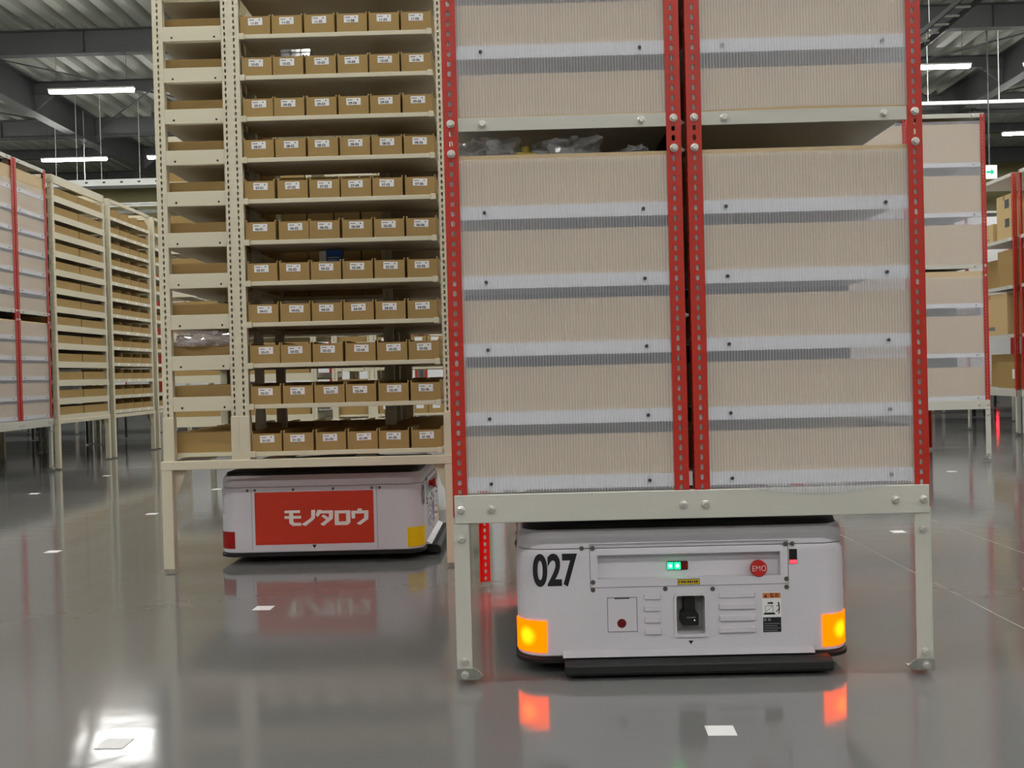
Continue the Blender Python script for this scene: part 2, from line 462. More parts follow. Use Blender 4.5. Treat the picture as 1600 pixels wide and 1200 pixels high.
tag_me = MB().box(-.0295, .0295, -.0008, 0, -.0145, .0145).mesh('location_tag', 'tag')
dot_me = MB().cyl((.017, .007), .0027, -.0012, -.0008, 'y', 8).box(-.025, -.004, -.0011, -.0008, .0055, .008).mesh('tag_print', 'ink')

pod2 = (-.891, 4.904)
pinwheel_pod('shelving_pod', 'tall cream shelving pod full of numbered kraft bins over the red-panelled robot', *pod2)
def place_bin(pod, k, i, lev, label, group, jit=True):
    j = random.uniform(-.0022, .0022) if jit else 0
    x, y = rotp(k, BIN_IN[i] + j, -.441)
    o = put('storage_bin', BIN, None, (pod[0] + x, pod[1] + y, CLEV[lev] + .0095), -k * PI / 2 + (random.uniform(-.008, .008) if jit else 0))
    return tag(o, label, 'bin', group)
for lev in range(11):
    for i in range(6):
        code = '%02d-%02d' % (lev + 1, i + 1)
        b = place_bin(pod2, 0, i, lev, 'open kraft cardboard bin with a white tag reading ' + code, 'numbered kraft bins in the cream pod')
        tg = put('location_tag', tag_me, b, (random.uniform(-.004, .006), -.1441, .0515), rot=(0, random.uniform(-.03, .03), 0))
        put('printed_number', text_mesh(code, .0145, 'ink', .0004), tg, (-.003, -.0011, -.0072), rot=(PI / 2, 0, 0))
        put('tag_print', dot_me, tg)
        # second bay, turned so that the long sides face the aisle
        place_bin(pod2, 1, 5 - i, lev, 'kraft bin in the narrow cream bay, %s in from its face, %s' % (('first', 'second', 'third', 'fourth', 'fifth', 'sixth')[i], level_words(lev)), 'bins in the narrow bay')
for k, nm in ((2, 'back'), (3, 'inner')):
    for lev in range(8):
        for i in range(6):
            place_bin(pod2, k, i, lev, '%s kraft bin behind the numbered bins, in the %s bay, %s' % (('first', 'second', 'third', 'fourth', 'fifth', 'sixth')[i], nm, level_words(lev)), '%s bay bins, row %d' % (nm, lev + 1))

# ------------------------------------------------------------------ red pods with fluted plastic panels
post_red = angle_post('post', .037, .037, .423, 2.7071, .0251, .0085, .0155, 'red')
post_red_long = angle_post('post', .037, .037, .0214, 2.7071, .0251, .0085, .0155, 'red')
RP = {}
def red_meshes():
    b = MB(); b.box(-.596, .596, -.606, -.6015, .408, .479); b.box(-.594, .594, -.5965, -.56, .474, .479)
    RP['beam'] = b.mesh('base_beam', 'grey', .0012)
    b = MB(); b.box(-.6015, -.597, -.5985, .5985, .408, .4735)
    RP['sidebeam'] = b.mesh('side_beam', 'grey', .001)
    b = MB(); b.box(0, .039, -.001, .003, .03, .4075); b.box(0, .004, .003, .04, .03, .4075)
    RP['leg'] = b.mesh('leg', 'grey', .001)
    b = MB(); b.box(-.001, .044, -.006, -.002, .012, .042); b.prism([(.044, .012), (.060, .017), (.066, .023), (.056, .034), (.044, .042)], -.006, -.002, 'y')
    b.box(-.001, .055, -.002, .045, .012, .016)
    RP['foot'] = b.mesh('foot', 'zinc', .0008)
    b = MB(); b.box(-.2905, .2905, -.5925, -.5905, -.034, 0); b.box(-.2905, .2905, -.5905, .5905, -.003, 0); b.box(-.2905, .2905, .5905, .5925, -.034, 0)
    RP['shelf'] = b.mesh('shelf', 'shelf_white')
    b = MB(); b.box(-.2905, .2905, -.597, -.594, -.034, 0); b.box(-.2905, .2905, -.594, .594, -.004, 0); b.box(-.2905, .2905, .594, .597, -.034, 0)
    RP['midshelf'] = b.mesh('middle_shelf', 'grey', .001)
    RP['gap_dark'] = MB().box(.0035, .0055, -.50, .59, .483, 2.70).mesh('gap_dark_sheet', 'dark')  # dark sheet added so the gap between the middle posts looks black
    RP['tie'] = MB().cyl((-.57, 0), .004, -.001, .013, 'x', 8).cyl((-.57, 0), .008, .002, .007, 'x', 6).mesh('tie_bolt', 'steel')
red_meshes()
def panel_mesh(w, z0, z1, bot=None):
    """fluted sheet; bot(u) -> (dz, dy) deforms the bottom edge"""
    nx, nz = 28, 10
    mb = MB()
    for side in (0, .003):
        for k in range(nz + 1):
            for i in range(nx + 1):
                u = i / nx; q = k / nz
                dz, dy = bot(u) if bot else (0, 0)
                f = (1 - q) ** 3
                mb.v.append((-w/2 + w * u, dy * f + side, z0 + (z1 - z0) * q + dz * (1 - q)))
    N = (nx + 1) * (nz + 1); I = lambda s, i, k: s * N + k * (nx + 1) + i
    for k in range(nz):
        for i in range(nx):
            mb.f.append((I(0, i, k), I(0, i + 1, k), I(0, i + 1, k + 1), I(0, i, k + 1)))
    return mb.mesh('panel', 'panel')
_bk = {}
def blocker_mesh(za, zb):
    k = (round(za, 3), round(zb, 3))
    if k not in _bk: _bk[k] = MB().box(-.289, .289, -.001, .001, za, zb).mesh('back_or_blocker_sheet', 'blocker_grey')
    return _bk[k]
def red_pod(name, label, cx, cy, rz, bands, mid, lower_top, tops=(2.655, 2.655), bow=False, group=None, solid=False):
    """bands: heights of the shelf tops; mid: top of the exposed middle shelf; lower_top: top edge of the lower panels"""
    root = thing(name, label, 'shelving', (cx, cy, 0), rz, group)
    for yy in (0, PI): put('base_beam', RP['beam'], root, rz=yy)
    for yy in (0, PI): put('side_beam', RP['sidebeam'], root, rz=yy)
    for (px, r) in ((-.6, 0), (-.003, PI / 2), (.0115, 0), (.6, PI / 2)):
        put('post', post_red, root, (px, -.6, 0), r)
    for (px, r) in ((-.59, -PI / 2), (.59, PI)):
        lp = put('post', post_red_long, root, (px, .6, 0), r)
        lp['label'] = 'red perforated rear leg and post'
    for (px, r) in ((-.003, PI), (.0115, -PI / 2)):
        put('post', post_red, root, (px, .6, 0), r)
    for s in (-1, 1):
        lg = put('leg', RP['leg'], root, (-.6 if s < 0 else .6, -.6, 0), 0 if s < 0 else PI / 2)
        ft = put('foot', RP['foot'], root, (-.6, -.6, 0) if s < 0 else (.6, -.6, 0), 0 if s < 0 else 0)
        if s > 0: ft.scale.x = -1
        put('bolt', bolt_me, ft, (.02, -.006, .025)); put('bolt', bolt_me, lg, (.02, -.001, .058) if s < 0 else (.001 - .002, .02, .058), 0 if s < 0 else -PI / 2)
        put('bolt', bolt_me, lg, (.02, -.001, .367) if s < 0 else (-.001, .02, .367), 0 if s < 0 else -PI / 2)
    for bx in (-.58, -.503, -.02, .035, .511, .581): put('bolt', bolt_me, root, (bx, -.606, .4418))
    for bx in (-.3018, .3058):
        for z in bands:
            sh = put('shelf', RP['shelf'], root, (bx, 0, z))
            for s in (-1, 1): put('screw', screw_me, sh, (s * .2, -.5975, -.017))
        ms = put('middle_shelf', RP['midshelf'], root, (bx, 0, mid))
        for s in (-1, 1): put('bolt', bolt_me, ms, (s * .2, -.597, -.017))
        tp = put('top_shelf', RP['midshelf'], root, (bx, 0, 2.715))
        for s in (-1, 1): put('bolt', bolt_me, tp, (s * .2, -.597, -.017))
        for q, (za, zb) in enumerate(((.482, lower_top), (mid + .002, tops[0]))):
            bot = None
            if bow and bx > 0:
                bot = (lambda u: (-.018 * max(0, math.sin(PI * (u - .22) / .62)) if .22 < u < .84 else 0, -.0145 * min(1, max(0, math.sin(PI * (u - .15) / .76)) * 1.6) if .15 < u < .91 else 0)) if q == 0 else \
                      (lambda u: (.0025 * math.sin(PI * min(1, max(0, (u - .05) / .9))), -.012 * math.sin(PI * u)))
            pm_ = panel_mesh(.586, za, zb, bot)
            put('panel', pm_, root, (bx, -.5972, 0)); put('panel', pm_ if not bot else panel_mesh(.586, za, zb), root, (bx, .5972, 0), PI)
    for px in (-.5815, -.0215, .03, .5815):
        for z in (mid - .0145, mid - .0898): put('bolt', bolt_me, root, (px, -.6, z))
    for (za, zb) in ((.482, lower_top), (mid + .002, tops[0])):
        sp_ = panel_mesh(1.178, za, zb)
        put('panel', sp_, root, (-.5972, 0, 0), -PI / 2); put('panel', sp_, root, (.5972, 0, 0), PI / 2)
    put('gap_dark_sheet', RP['gap_dark'], root)
    for bx in (-.3018, .3058):
        lv_ = sorted(bands + [mid, .4835])
        for za, zb in zip(lv_, lv_[1:] + [2.715]):
            put('back_or_blocker_sheet', blocker_mesh(za + .001, zb - .005), root, (bx, 0, 0))  # unseen sheets added to block light and view through the pod
    for z in (mid - .02, mid - .0895, 2.66, .92, 1.9): put('tie_bolt', RP['tie'], root, (-.0035, 0, z))
    return root
LV1 = [.5224, .6869, .8609, 1.0314, 1.2067] + [1.611 + .172 * k for k in range(6)]
pod1 = (.414, 3.252)
red_pod('panelled_pod', 'red framed storage pod with fluted white plastic panels, carried by the robot numbered 027', pod1[0], pod1[1], 0, LV1, 1.4286, 1.323, bow=True)
def red_boxes(pod, rz, rows, bays, w, d, place, grp, m='card_beige'):
    cache = {}
    for (z, h, lab) in rows:
        key = round(h, 3)
        if key not in cache: cache[key] = tray_mesh('cardboard_box', w, d, h, h, m)
        for (bx, bl) in bays:
            c, s = math.cos(rz), math.sin(rz); lx, ly = bx, -.587 + d / 2
            o = put('cardboard_box', cache[key], None, (pod[0] + c * lx - s * ly, pod[1] + s * lx + c * ly, z + .0005), rz)
            tag(o, 'cardboard box %s, %s' % (bl, lab), 'box', grp)
rows1 = []
for i, z in enumerate(LV1[:5]):
    nxt = LV1[i + 1] - .034 if i < 4 else 1.352
    rows1.append((z, (nxt - z - .028) if i < 4 else .128, level_words(i)))
rows1 += [(1.4286, .110, 'on the exposed middle shelf'), (1.611, .102, 'next above the middle shelf')] + [(z, .102, '%s tier above the middle shelf' % w_) for z, w_ in zip(LV1[6:], ('second', 'third', 'fourth', 'fifth', 'sixth'))]
red_boxes(pod1, 0, rows1, ((-.3018, 'behind the panel over digits 027'), (.3058, 'behind the panel over the stop button')), .572, .5, '', 'boxes behind the fluted panels')

# ------------------------------------------------------------------ robots
HW, HL, RC = .431, .435, .075          # half width (end face), half length, corner radius
def ring(ins=0., n=8, r=RC):
    pts = []
    for (cx_, cy_, a0) in ((HW - r, -HL + r, -PI/2), (HW - r, HL - r, 0), (-HW + r, HL - r, PI/2), (-HW + r, -HL + r, PI)):
        for k in range(n + 1):
            a = a0 + PI/2 * k / n
            pts.append((cx_ + (r - ins) * math.cos(a), cy_ + (r - ins) * math.sin(a)))
    return pts
def loft(levels):
    mb = MB(); n = len(ring())
    for (z, ins) in levels: mb.v += [(x, y, z) for (x, y) in ring(ins)]
    for k in range(len(levels) - 1):
        for i in range(n):
            j = (i + 1) % n
            mb.f.append((k*n + i, k*n + j, (k+1)*n + j, (k+1)*n + i))
    mb.f.append(tuple(range(n - 1, -1, -1))); mb.f.append(tuple(range((len(levels)-1)*n, len(levels)*n)))
    return mb
def band_patch(corner, f0, f1, side0, side1, z0, z1, off=.0025, n=8):
    """piece of skin wrapped round a corner: side0 metres on the first face, side1 on the second"""
    cs = {'fr': (HW - RC, -HL + RC, -PI/2), 'br': (HW - RC, HL - RC, 0), 'bl': (-HW + RC, HL - RC, PI/2), 'fl': (-HW + RC, -HL + RC, PI)}[corner]
    def P(a, o): return (cs[0] + (RC + o) * math.cos(a), cs[1] + (RC + o) * math.sin(a))
    def line(o):
        a0, a1 = cs[2], cs[2] + PI/2
        L = []
        if side0 > 0:
            p = P(a0, o); t = (math.sin(a0), -math.cos(a0)); L.append((p[0] + t[0]*side0, p[1] + t[1]*side0))
        A0, A1 = a0 + f0 * PI/2, a0 + f1 * PI/2
        L += [P(A0 + (A1 - A0) * k / n, o) for k in range(n + 1)]
        if side1 > 0:
            p = P(a1, o); t = (-math.sin(a1), math.cos(a1)); L.append((p[0] + t[0]*side1, p[1] + t[1]*side1))
        return L
    o_, i_ = line(off), line(-.001)
    return MB().prism(o_ + i_[::-1], z0, z1, 'z')
def smooth_by_angle(me, ang=.6):
    for p in me.polygons: p.use_smooth = True
    me.set_sharp_from_angle(angle=ang)
def centred(mb, name, m):
    """mesh with its origin at the middle, so a lens can glow from its middle"""
    me = mb.mesh(name, m)
    c = sum((v.co for v in me.vertices), Vector()) / len(me.vertices)
    for v in me.vertices: v.co -= c
    return me, c
K = 2.72 / 2.76
def PX(x): return (x - .400) * K
def PZ(z): return CAMH + (z - CAMH) * K
FY = -HL                                   # front plane (local)

def make_body():
    body = loft([(.046, .004), (.050, 0), (.305, 0), (.318, .0015), (.3235, .004)]).mesh('body', 'robot')
    o = put('body', body)
    cut = MB()
    cut.box(PX(.1766), PX(.6547), FY - .05, FY + .028, PZ(.2365), PZ(.2998))
    cut.box(PX(.3790), PX(.4550), FY - .05, FY + .055, PZ(.0885), PZ(.1905))
    c = put('cutter', cut.mesh('cutter', 'robot'))
    md = o.modifiers.new('b', 'BOOLEAN'); md.operation = 'DIFFERENCE'; md.object = c; md.solver = 'EXACT'
    bpy.context.view_layer.update()
    me = bpy.data.meshes.new_from_object(o.evaluated_get(bpy.context.evaluated_depsgraph_get()))
    bpy.data.objects.remove(o); bpy.data.objects.remove(c)
    smooth_by_angle(me)
    return me
BODY = make_body()
def fbox(x0, x1, z0, z1, t, back=.001): return MB().box(PX(x0), PX(x1), FY - t, FY + back, PZ(z0), PZ(z1))
def frame(x0, x1, z0, z1, w, t, name, m):
    a, b, c, d = PX(x0), PX(x1), PZ(z0), PZ(z1)
    mb = MB(); mb.box(a, b, FY - t, FY + .0005, c, c + w).box(a, b, FY - t, FY + .0005, d - w, d).box(a, a + w, FY - t, FY + .0005, c + w, d - w).box(b - w, b, FY - t, FY + .0005, c + w, d - w)
    return mb.mesh(name, m)
def rounded(x0, x1, z0, z1, r, n=5):
    pts = []
    for cx_, cz_, a0 in ((x1 - r, z0 + r, -PI/2), (x1 - r, z1 - r, 0), (x0 + r, z1 - r, PI/2), (x0 + r, z0 + r, PI)):
        pts += [(cx_ + r * math.cos(a0 + PI/2*k/n), cz_ + r * math.sin(a0 + PI/2*k/n)) for k in range(n + 1)]
    return pts
def loop_frame(outer, inner, y0, y1):
    """flat ring between two loops of equal length, extruded in y"""
    mb = MB(); n = len(outer)
    for y in (y0, y1):
        mb.v += [(p[0], y, p[1]) for p in outer] + [(p[0], y, p[1]) for p in inner]
    for i in range(n):
        j = (i + 1) % n
        mb.f += [(i, j, n + j, n + i), (2*n + i, 3*n + i, 3*n + j, 2*n + j), (i, 2*n + i, 2*n + j, j), (n + i, n + j, 3*n + j, 3*n + i)]
    return mb
# katakana lettering of the red side panel, in units of the panel
GLYPH = [
 [(362,380),(480,375),(480,397),(362,401)], [(360,423),(487,419),(487,441),(360,445)],
 [(396,400),(428,399),(428,468),(436,475),(486,474),(486,498),(420,499),(396,479)],
 [(565,373),(596,371),(593,432),(585,446),(520,500),(488,487),(556,440),(564,426)],
 [(614,372),(646,371),(641,395),(614,428),(597,412)], [(641,377),(731,374),(731,398),(634,400)],
 [(700,398),(731,397),(728,440),(658,497),(632,484),(697,432)], [(641,421),(660,407),(704,437),(688,457)],
 [(742,376),(774,375),(774,490),(742,490)], [(774,375),(862,372),(862,396),(774,398)],
 [(830,396),(862,396),(862,467),(830,460)], [(774,462),(830,459),(862,467),(840,488),(774,490)],
 [(919,358),(950,357),(950,375),(919,376)], [(870,377),(1000,371),(1000,395),(870,399)],
 [(870,399),(898,398),(898,436),(872,437)], [(968,395),(1000,394),(998,440),(935,488),(908,476),(966,432)]]
def robot(name, label, cx, cy, rz, number, lit, z=0.):
    root = thing(name, label, 'robot', (cx, cy, z), rz)
    bo = put('body', BODY, root)
    lid = loft([(.326, .004), (.350, .004), (.362, .007), (.3735, .014)]).mesh('lid', 'robot'); smooth_by_angle(lid)
    put('lid', lid, root)
    sm = loft([(.3225, .006), (.3275, .006)]).mesh('lid_seam', 'robot_line'); put('lid_seam', sm, root)
    tp = loft([(.3735, .018), (.386, .022), (.389, .027)]).mesh('top_cover', 'black'); smooth_by_angle(tp); put('top_cover', tp, root)
    put('lift_plate', MB().cyl((0, 0), .26, .388, .4075, 'z', 40).mesh('lift_plate', 'black', .002), root)
    put('undercarriage', MB().box(-.36, .36, -.36, .36, .03, .05).mesh('undercarriage', 'black', .004), root)
    for sx in (-1, 1):
        for sy in (-1, 1):
            put('wheel', MB().cyl((sy * .25, .0402), .04, sx * .30 - .02, sx * .30 + .02, 'x', 20).mesh('wheel', 'rubber', .002), root)
    bs = loft([(.028, .006), (.032, -.006), (.042, -.006), (.0465, .002)]).mesh('bumper_strip', 'rubber'); smooth_by_angle(bs); put('bumper_strip', bs, root)
    for yy in (0,):
        put('bumper_bar', MB().prism([(-.50, .016), (-.49, .010), (-.445, .010), (-.438, .020), (-.438, .044), (-.480, .046), (-.497, .038)], PX(.0828), PX(.7707), 'x').mesh('bumper_bar', 'rubber', .003), root, rz=yy)
        put('bumper_ledge', MB().prism([(-.436, .048), (-.460, .0485), (-.458, .051), (-.436, .062)], PX(.0790), PX(.735), 'x').mesh('bumper_ledge', 'robot', .001), root, rz=yy)
    # corner lamps
    for cn, mt, mu in (('fl', 'amber', 'yellow_lens'), ('fr', 'amber', 'yellow_lens'), ('br', 'red_lit', 'red_lens'), ('bl', 'red_lit', 'red_lens')):
        front = {'fl': (0., 1., .004, .0), 'fr': (0., 1., 0., .004), 'br': (0., 1., .004, 0), 'bl': (0., 1., 0, .004)}[cn]
        if cn == 'fl': p = band_patch(cn, .06, 1., 0., .0, .058, .140)
        elif cn == 'fr': p = band_patch(cn, 0., .94, 0., 0., .058, .140)
        elif cn == 'br': p = band_patch(cn, .06, 1., 0., 0., .066, .138)
        else: p = band_patch(cn, 0., .94, 0., 0., .066, .138)
        me, c = centred(p, 'corner_lamp', mt if lit else mu)
        lp = put('corner_lamp', me, root, c)
        lp['label'] = {'f': 'amber corner lamp', 'b': 'red corner lamp'}[cn[0]]
    # front display panel
    put('panel_outline', frame(.1555, .6759, .2142, .329, .0012, .0006, 'panel_outline', 'robot_line'), root)
    rec = FY + .028
    led = put('status_light', MB().box(PX(.3607), PX(.4172), rec - .004, rec + .001, PZ(.2521), PZ(.2753)).mesh('status_light', 'black', .002), root)
    wl = (PX(.4172) - PX(.3607)) / 3
    for k in range(3):
        me, c = centred(MB().box(PX(.3607) + wl * k + .0015, PX(.3607) + wl * (k + 1) - .0015, rec - .0055, rec - .004, PZ(.2545), PZ(.2729)), 'led', 'green_lit' if k < 2 else 'dark_red')
        put('led', me, led, c)
    b = MB().cyl((PX(.5982), PZ(.2563)), .014, rec - .018, rec + .001, 'y', 20).cyl((PX(.5982), PZ(.2563)), .0215, rec - .034, rec - .018, 'y', 28)
    em = put('stop_button', b.mesh('stop_button', 'stop_red', .003), root)
    put('printed_letters', text_mesh('EMO', .021, 'white_film', -.0003, .85), em, (PX(.5982), rec - .0345, PZ(.2563)), rot=(PI/2, 0, 0))
    put('yellow_label', fbox(.3848, .4432, .2179, .2327, .0008).mesh('yellow_label', 'ink'), root)
    put('label_print', MB().box(PX(.3862), PX(.4418), FY - .0011, FY - .0007, PZ(.2192), PZ(.2314)).mesh('label_face', 'label_yellow'), root)
    pm = MB()
    for k in range(9): pm.box(PX(.388) + k * .0056, PX(.388) + k * .0056 + (.0042 if k % 3 else .003), FY - .0013, FY - .001, PZ(.2225), PZ(.2285))
    put('label_print', pm.mesh('label_print', 'ink'), root)
    rd = put('sensor_window', fbox(.678, .6988, .2658, .3049, .0012).mesh('sensor_window', 'black'), root)
    put('led', MB().box(PX(.679), PX(.6975), FY - .0018, FY - .001, PZ(.2675), PZ(.2765)).mesh('led', 'red_led' if lit else 'dark_red', .001), rd)
    # sensor pocket
    o_ = rounded(PX(.3740), PX(.4605), PZ(.0805), PZ(.1960), .010); i_ = rounded(PX(.3800), PX(.4540), PZ(.0895), PZ(.1895), .006)
    put('pocket_rim', loop_frame(o_, i_, FY - .006, FY + .001).mesh('pocket_rim', 'robot'), root)
    put('pocket_lining', MB().box(PX(.3791), PX(.4549), FY + .050, FY + .054, PZ(.0886), PZ(.1904)).mesh('pocket_lining', 'pocket'), root)
    sen = MB().box(PX(.4025), PX(.432), FY + .016, FY + .049, PZ(.140), PZ(.184)).prism([(PX(.398), PZ(.107)), (PX(.440), PZ(.107)), (PX(.440), PZ(.136)), (PX(.434), PZ(.144)), (PX(.400), PZ(.144)), (PX(.394), PZ(.138)), (PX(.394), PZ(.112))], FY + .010, FY + .049, 'y')
    se = put('laser_scanner', sen.mesh('laser_scanner', 'black', .002), root)
    pr = MB()
    for k in range(5): pr.box(PX(.409) + k * .0046, PX(.409) + k * .0046 + .0034, FY + .0093, FY + .0099, PZ(.127), PZ(.1305))
    put('maker_print', pr.mesh('maker_print', 'fade_ink'), se)
    put('indicator', MB().box(PX(.4275), PX(.4300), FY + .0090, FY + .0099, PZ(.120), PZ(.1225)).mesh('indicator', M['sign_white']), se)
    tri = lambda s_, z_, w, h: [(s_ - w, z_), (s_ + w, z_), (s_, z_ - h)]
    put('centre_mark', MB().prism(tri(PX(.4162), PZ(.0705), .0065, .010), FY - .0008, FY + .0003, 'y').mesh('centre_mark', 'ink'), root)
    # hatch with a red dot
    h = put('hatch', fbox(.2005, .2762, .0985, .1868, .0012).mesh('hatch', 'robot', .0006), root)
    put('hatch_gap', frame(.1991, .2776, .097, .1882, .0013, .0006, 'hatch_gap', 'robot_line'), h)
    put('hinge', fbox(.218, .258, .1842, .1872, .0022).mesh('hinge', 'dark', .0006), h)
    put('red_dot', MB().cyl((PX(.2361), PZ(.1199)), .0118, FY - .0016, FY - .001, 'y', 20).mesh('red_dot', 'dark_red'), h)
    for k in range(4):
        zz = .1803 - .0303 * k
        put('vent_slat', fbox(.2951, .3400, zz, zz + .0165, .005 + .0035 * k / 3).mesh('vent_slat', 'robot', .0025), root)
        put('vent_slat', fbox(.4915, .5870, zz, zz + .0165, .005 + .0035 * k / 3).mesh('vent_slat', 'robot', .0025), root)
    # warning sticker
    st = put('warning_sticker', fbox(.6051, .6547, .0868, .1923, .0006).mesh('warning_sticker', 'tag'), root)
    def onst(x0, x1, z0, z1, n_, m_): put(n_, MB().box(PX(x0), PX(x1), FY - .0010, FY - .0006, PZ(z0), PZ(z1)).mesh(n_, m_), st)
    onst(.6062, .6536, .1775, .1912, 'orange_header', 'orange_print'); onst(.6062, .6536, .0880, .1272, 'black_field', 'ink')
    put('header_print', text_mesh('警告', .0115, 'brown_print', .0003), st, (PX(.6375), FY - .0012, PZ(.1840)), rot=(PI/2, 0, 0))
    put('header_print', MB().prism([(PX(.6095), PZ(.1795)), (PX(.6185), PZ(.1795)), (PX(.614), PZ(.1890))], FY - .0013, FY - .001, 'y').mesh('header_print', 'brown_print'), st)
    pic = MB()
    pic.prism([(PX(.607), PZ(.1345)), (PX(.640), PZ(.1345)), (PX(.636), PZ(.1395)), (PX(.611), PZ(.1395))], FY - .0012, FY - .0006, 'y')
    pic.prism([(PX(.619), PZ(.1625)), (PX(.629), PZ(.1625)), (PX(.629), PZ(.160)), (PX(.634), PZ(.1645)), (PX(.629), PZ(.169)), (PX(.629), PZ(.1665)), (PX(.619), PZ(.1665))], FY - .0012, FY - .0006, 'y')
    def stroke(x0, z0, x1, z1, w):
        d = Vector((x1 - x0, z1 - z0)).normalized(); nn = (-d.y * w, d.x * w)
        pic.prism([(PX(x0 + nn[0]), PZ(z0 + nn[1])), (PX(x1 + nn[0]), PZ(z1 + nn[1])), (PX(x1 - nn[0]), PZ(z1 - nn[1])), (PX(x0 - nn[0]), PZ(z0 - nn[1]))], FY - .0012, FY - .0006, 'y')
    for a in ((.613, .1405, .613, .1575, .0004), (.633, .1405, .633, .1575, .0004), (.613, .1575, .633, .1575, .0004), (.613, .1405, .633, .1575, .0003),
              (.6485, .1620, .6495, .1480, .0016), (.6495, .150, .641, .141, .0010), (.6495, .150, .648, .136, .0012), (.649, .159, .642, .156, .0008), (.6485, .162, .647, .167, .0016)):
        stroke(*a)
    put('pictogram', pic.mesh('pictogram', 'ink'), st)
    pt = MB()
    for k in range(2): pt.box(PX(.608) + .011 * k, PX(.608) + .011 * k + .007, FY - .0013, FY - .001, PZ(.1175), PZ(.1245))
    for k in range(4): pt.box(PX(.609), PX(.650 if k % 2 == 0 else .643), FY - .0013, FY - .001, PZ(.1095 - .006 * k), PZ(.1115 - .006 * k))
    put('sticker_print', pt.mesh('sticker_print', 'fade_ink'), st)
    for (sx_, sz_) in ((.1351, .3193), (.1637, .3187), (.1632, .2294), (.1627, .2092), (.3524, .2082), (.4764, .2053), (.6690, .3190), (.6870, .3190), (.6700, .2270), (.6700, .2060)):
        put('screw', pan_me, root, (PX(sx_), FY, PZ(sz_)))
    put('robot_number', text_mesh(number, .112, 'ink', .0036, .67, 6), root, (PX(.063) if len(number) > 1 else PX(.022), FY - .0008, PZ(.2595)), rot=(PI/2, 0, 0))
    # red side panel, seen on the -x side; s grows to the right as one looks at that side
    def sbox(s0, s1, z0, z1, t, back=.001): return MB().box(-HW - t, -HW + back, -s1, -s0, z0, z1)
    SX = lambda wx: wx + .876
    pan = put('side_panel', sbox(SX(-1.1685), SX(-.6352), .060, .3205, .0008).mesh('side_panel', 'robot'), root)
    for s_ in (SX(-1.1685), SX(-.6352)): put('panel_seam', sbox(s_ - .0007, s_ + .0007, .060, .3205, .0011).mesh('panel_seam', 'robot_line'), pan)
    sp = put('red_field', sbox(SX(-1.1553), SX(-.6496), .0795, .3030, .0016).mesh('red_field', 'red_film'), pan)
    g = MB()
    for gi, poly in enumerate(GLYPH):
        q = []
        for (gx_, gy_) in poly:
            du, dv = gx_ - 135, gy_ - 240 + (gx_ - 135) * .0325
            q.append((-(SX(-1.1553) + du * .5057 / 905), .3030 - dv * .2235 / 415))
        g.prism(q, -HW - .0021 - gi * .00004, -HW - .0015, 'x')
    put('katakana_lettering', g.mesh('katakana_lettering', 'white_film'), sp)
    put('centre_mark', MB().prism([(-(SX(-.905) - .009), .076), (-(SX(-.905) + .009), .076), (-SX(-.905), .060)], -HW - .0016, -HW - .0005, 'x').mesh('centre_mark', 'ink'), pan)
    for s_ in (SX(-1.185), SX(-1.153), SX(-.99), SX(-.82), SX(-.655), SX(-.622)):
        put('screw', pan_me, root, (-HW - .0008, -s_, .3125), -PI / 2)
    return root
robot('transport_robot', 'low white transport robot numbered 027 with lit amber corner lamps', .400, 3.155, 0., '027', True)
robot('transport_robot', 'low white transport robot with a red panel of white katakana lettering', -.876, 4.885, PI / 2, '0', False)

# ------------------------------------------------------------------ further cream pods
WLEV = [.50, .655] + [.655 + .1695 * k for k in range(1, 12)]
wide_beam = MB().box(-.558, .558, -.600, -.590, -.058, 0).box(-.558, .558, -.59, .59, -.004, 0).box(-.558, .558, .590, .600, -.058, 0).box(-.6, -.59, -.558, .558, -.040, 0).box(.59, .6, -.558, .558, -.040, 0).mesh('shelf', 'cream')
thin_beam = MB().box(-.558, .558, -.600, -.590, -.036, 0).box(-.558, .558, -.59, .59, -.004, 0).box(-.558, .558, .590, .600, -.036, 0).box(-.6, -.59, -.558, .558, -.036, 0).box(.59, .6, -.558, .558, -.036, 0).mesh('shelf', 'cream')
big_post = angle_post('post', .042, .042, .457, 2.70, .05, .006, .018, 'cream', closed=True)
top_ring = MB().box(-.6, .6, -.6, -.575, 2.63, 2.705).box(-.6, .6, .575, .6, 2.63, 2.705).box(-.6, -.575, -.575, .575, 2.63, 2.705).box(.575, .6, -.575, .575, 2.63, 2.705).mesh('top_frame', 'cream')
thin_top = MB().box(-.6, .6, -.6, -.58, 2.665, 2.70).box(-.6, .6, .58, .6, 2.665, 2.70).box(-.6, -.58, -.58, .58, 2.665, 2.70).box(.58, .6, -.58, .58, 2.665, 2.70).mesh('top_frame', 'cream')
price_strip = MB()
for k in range(4): price_strip.box(-.47 + .28 * k, -.41 + .28 * k, -.6012, -.600, -.028, -.008)
price_strip = price_strip.mesh('shelf_tags', 'tag')
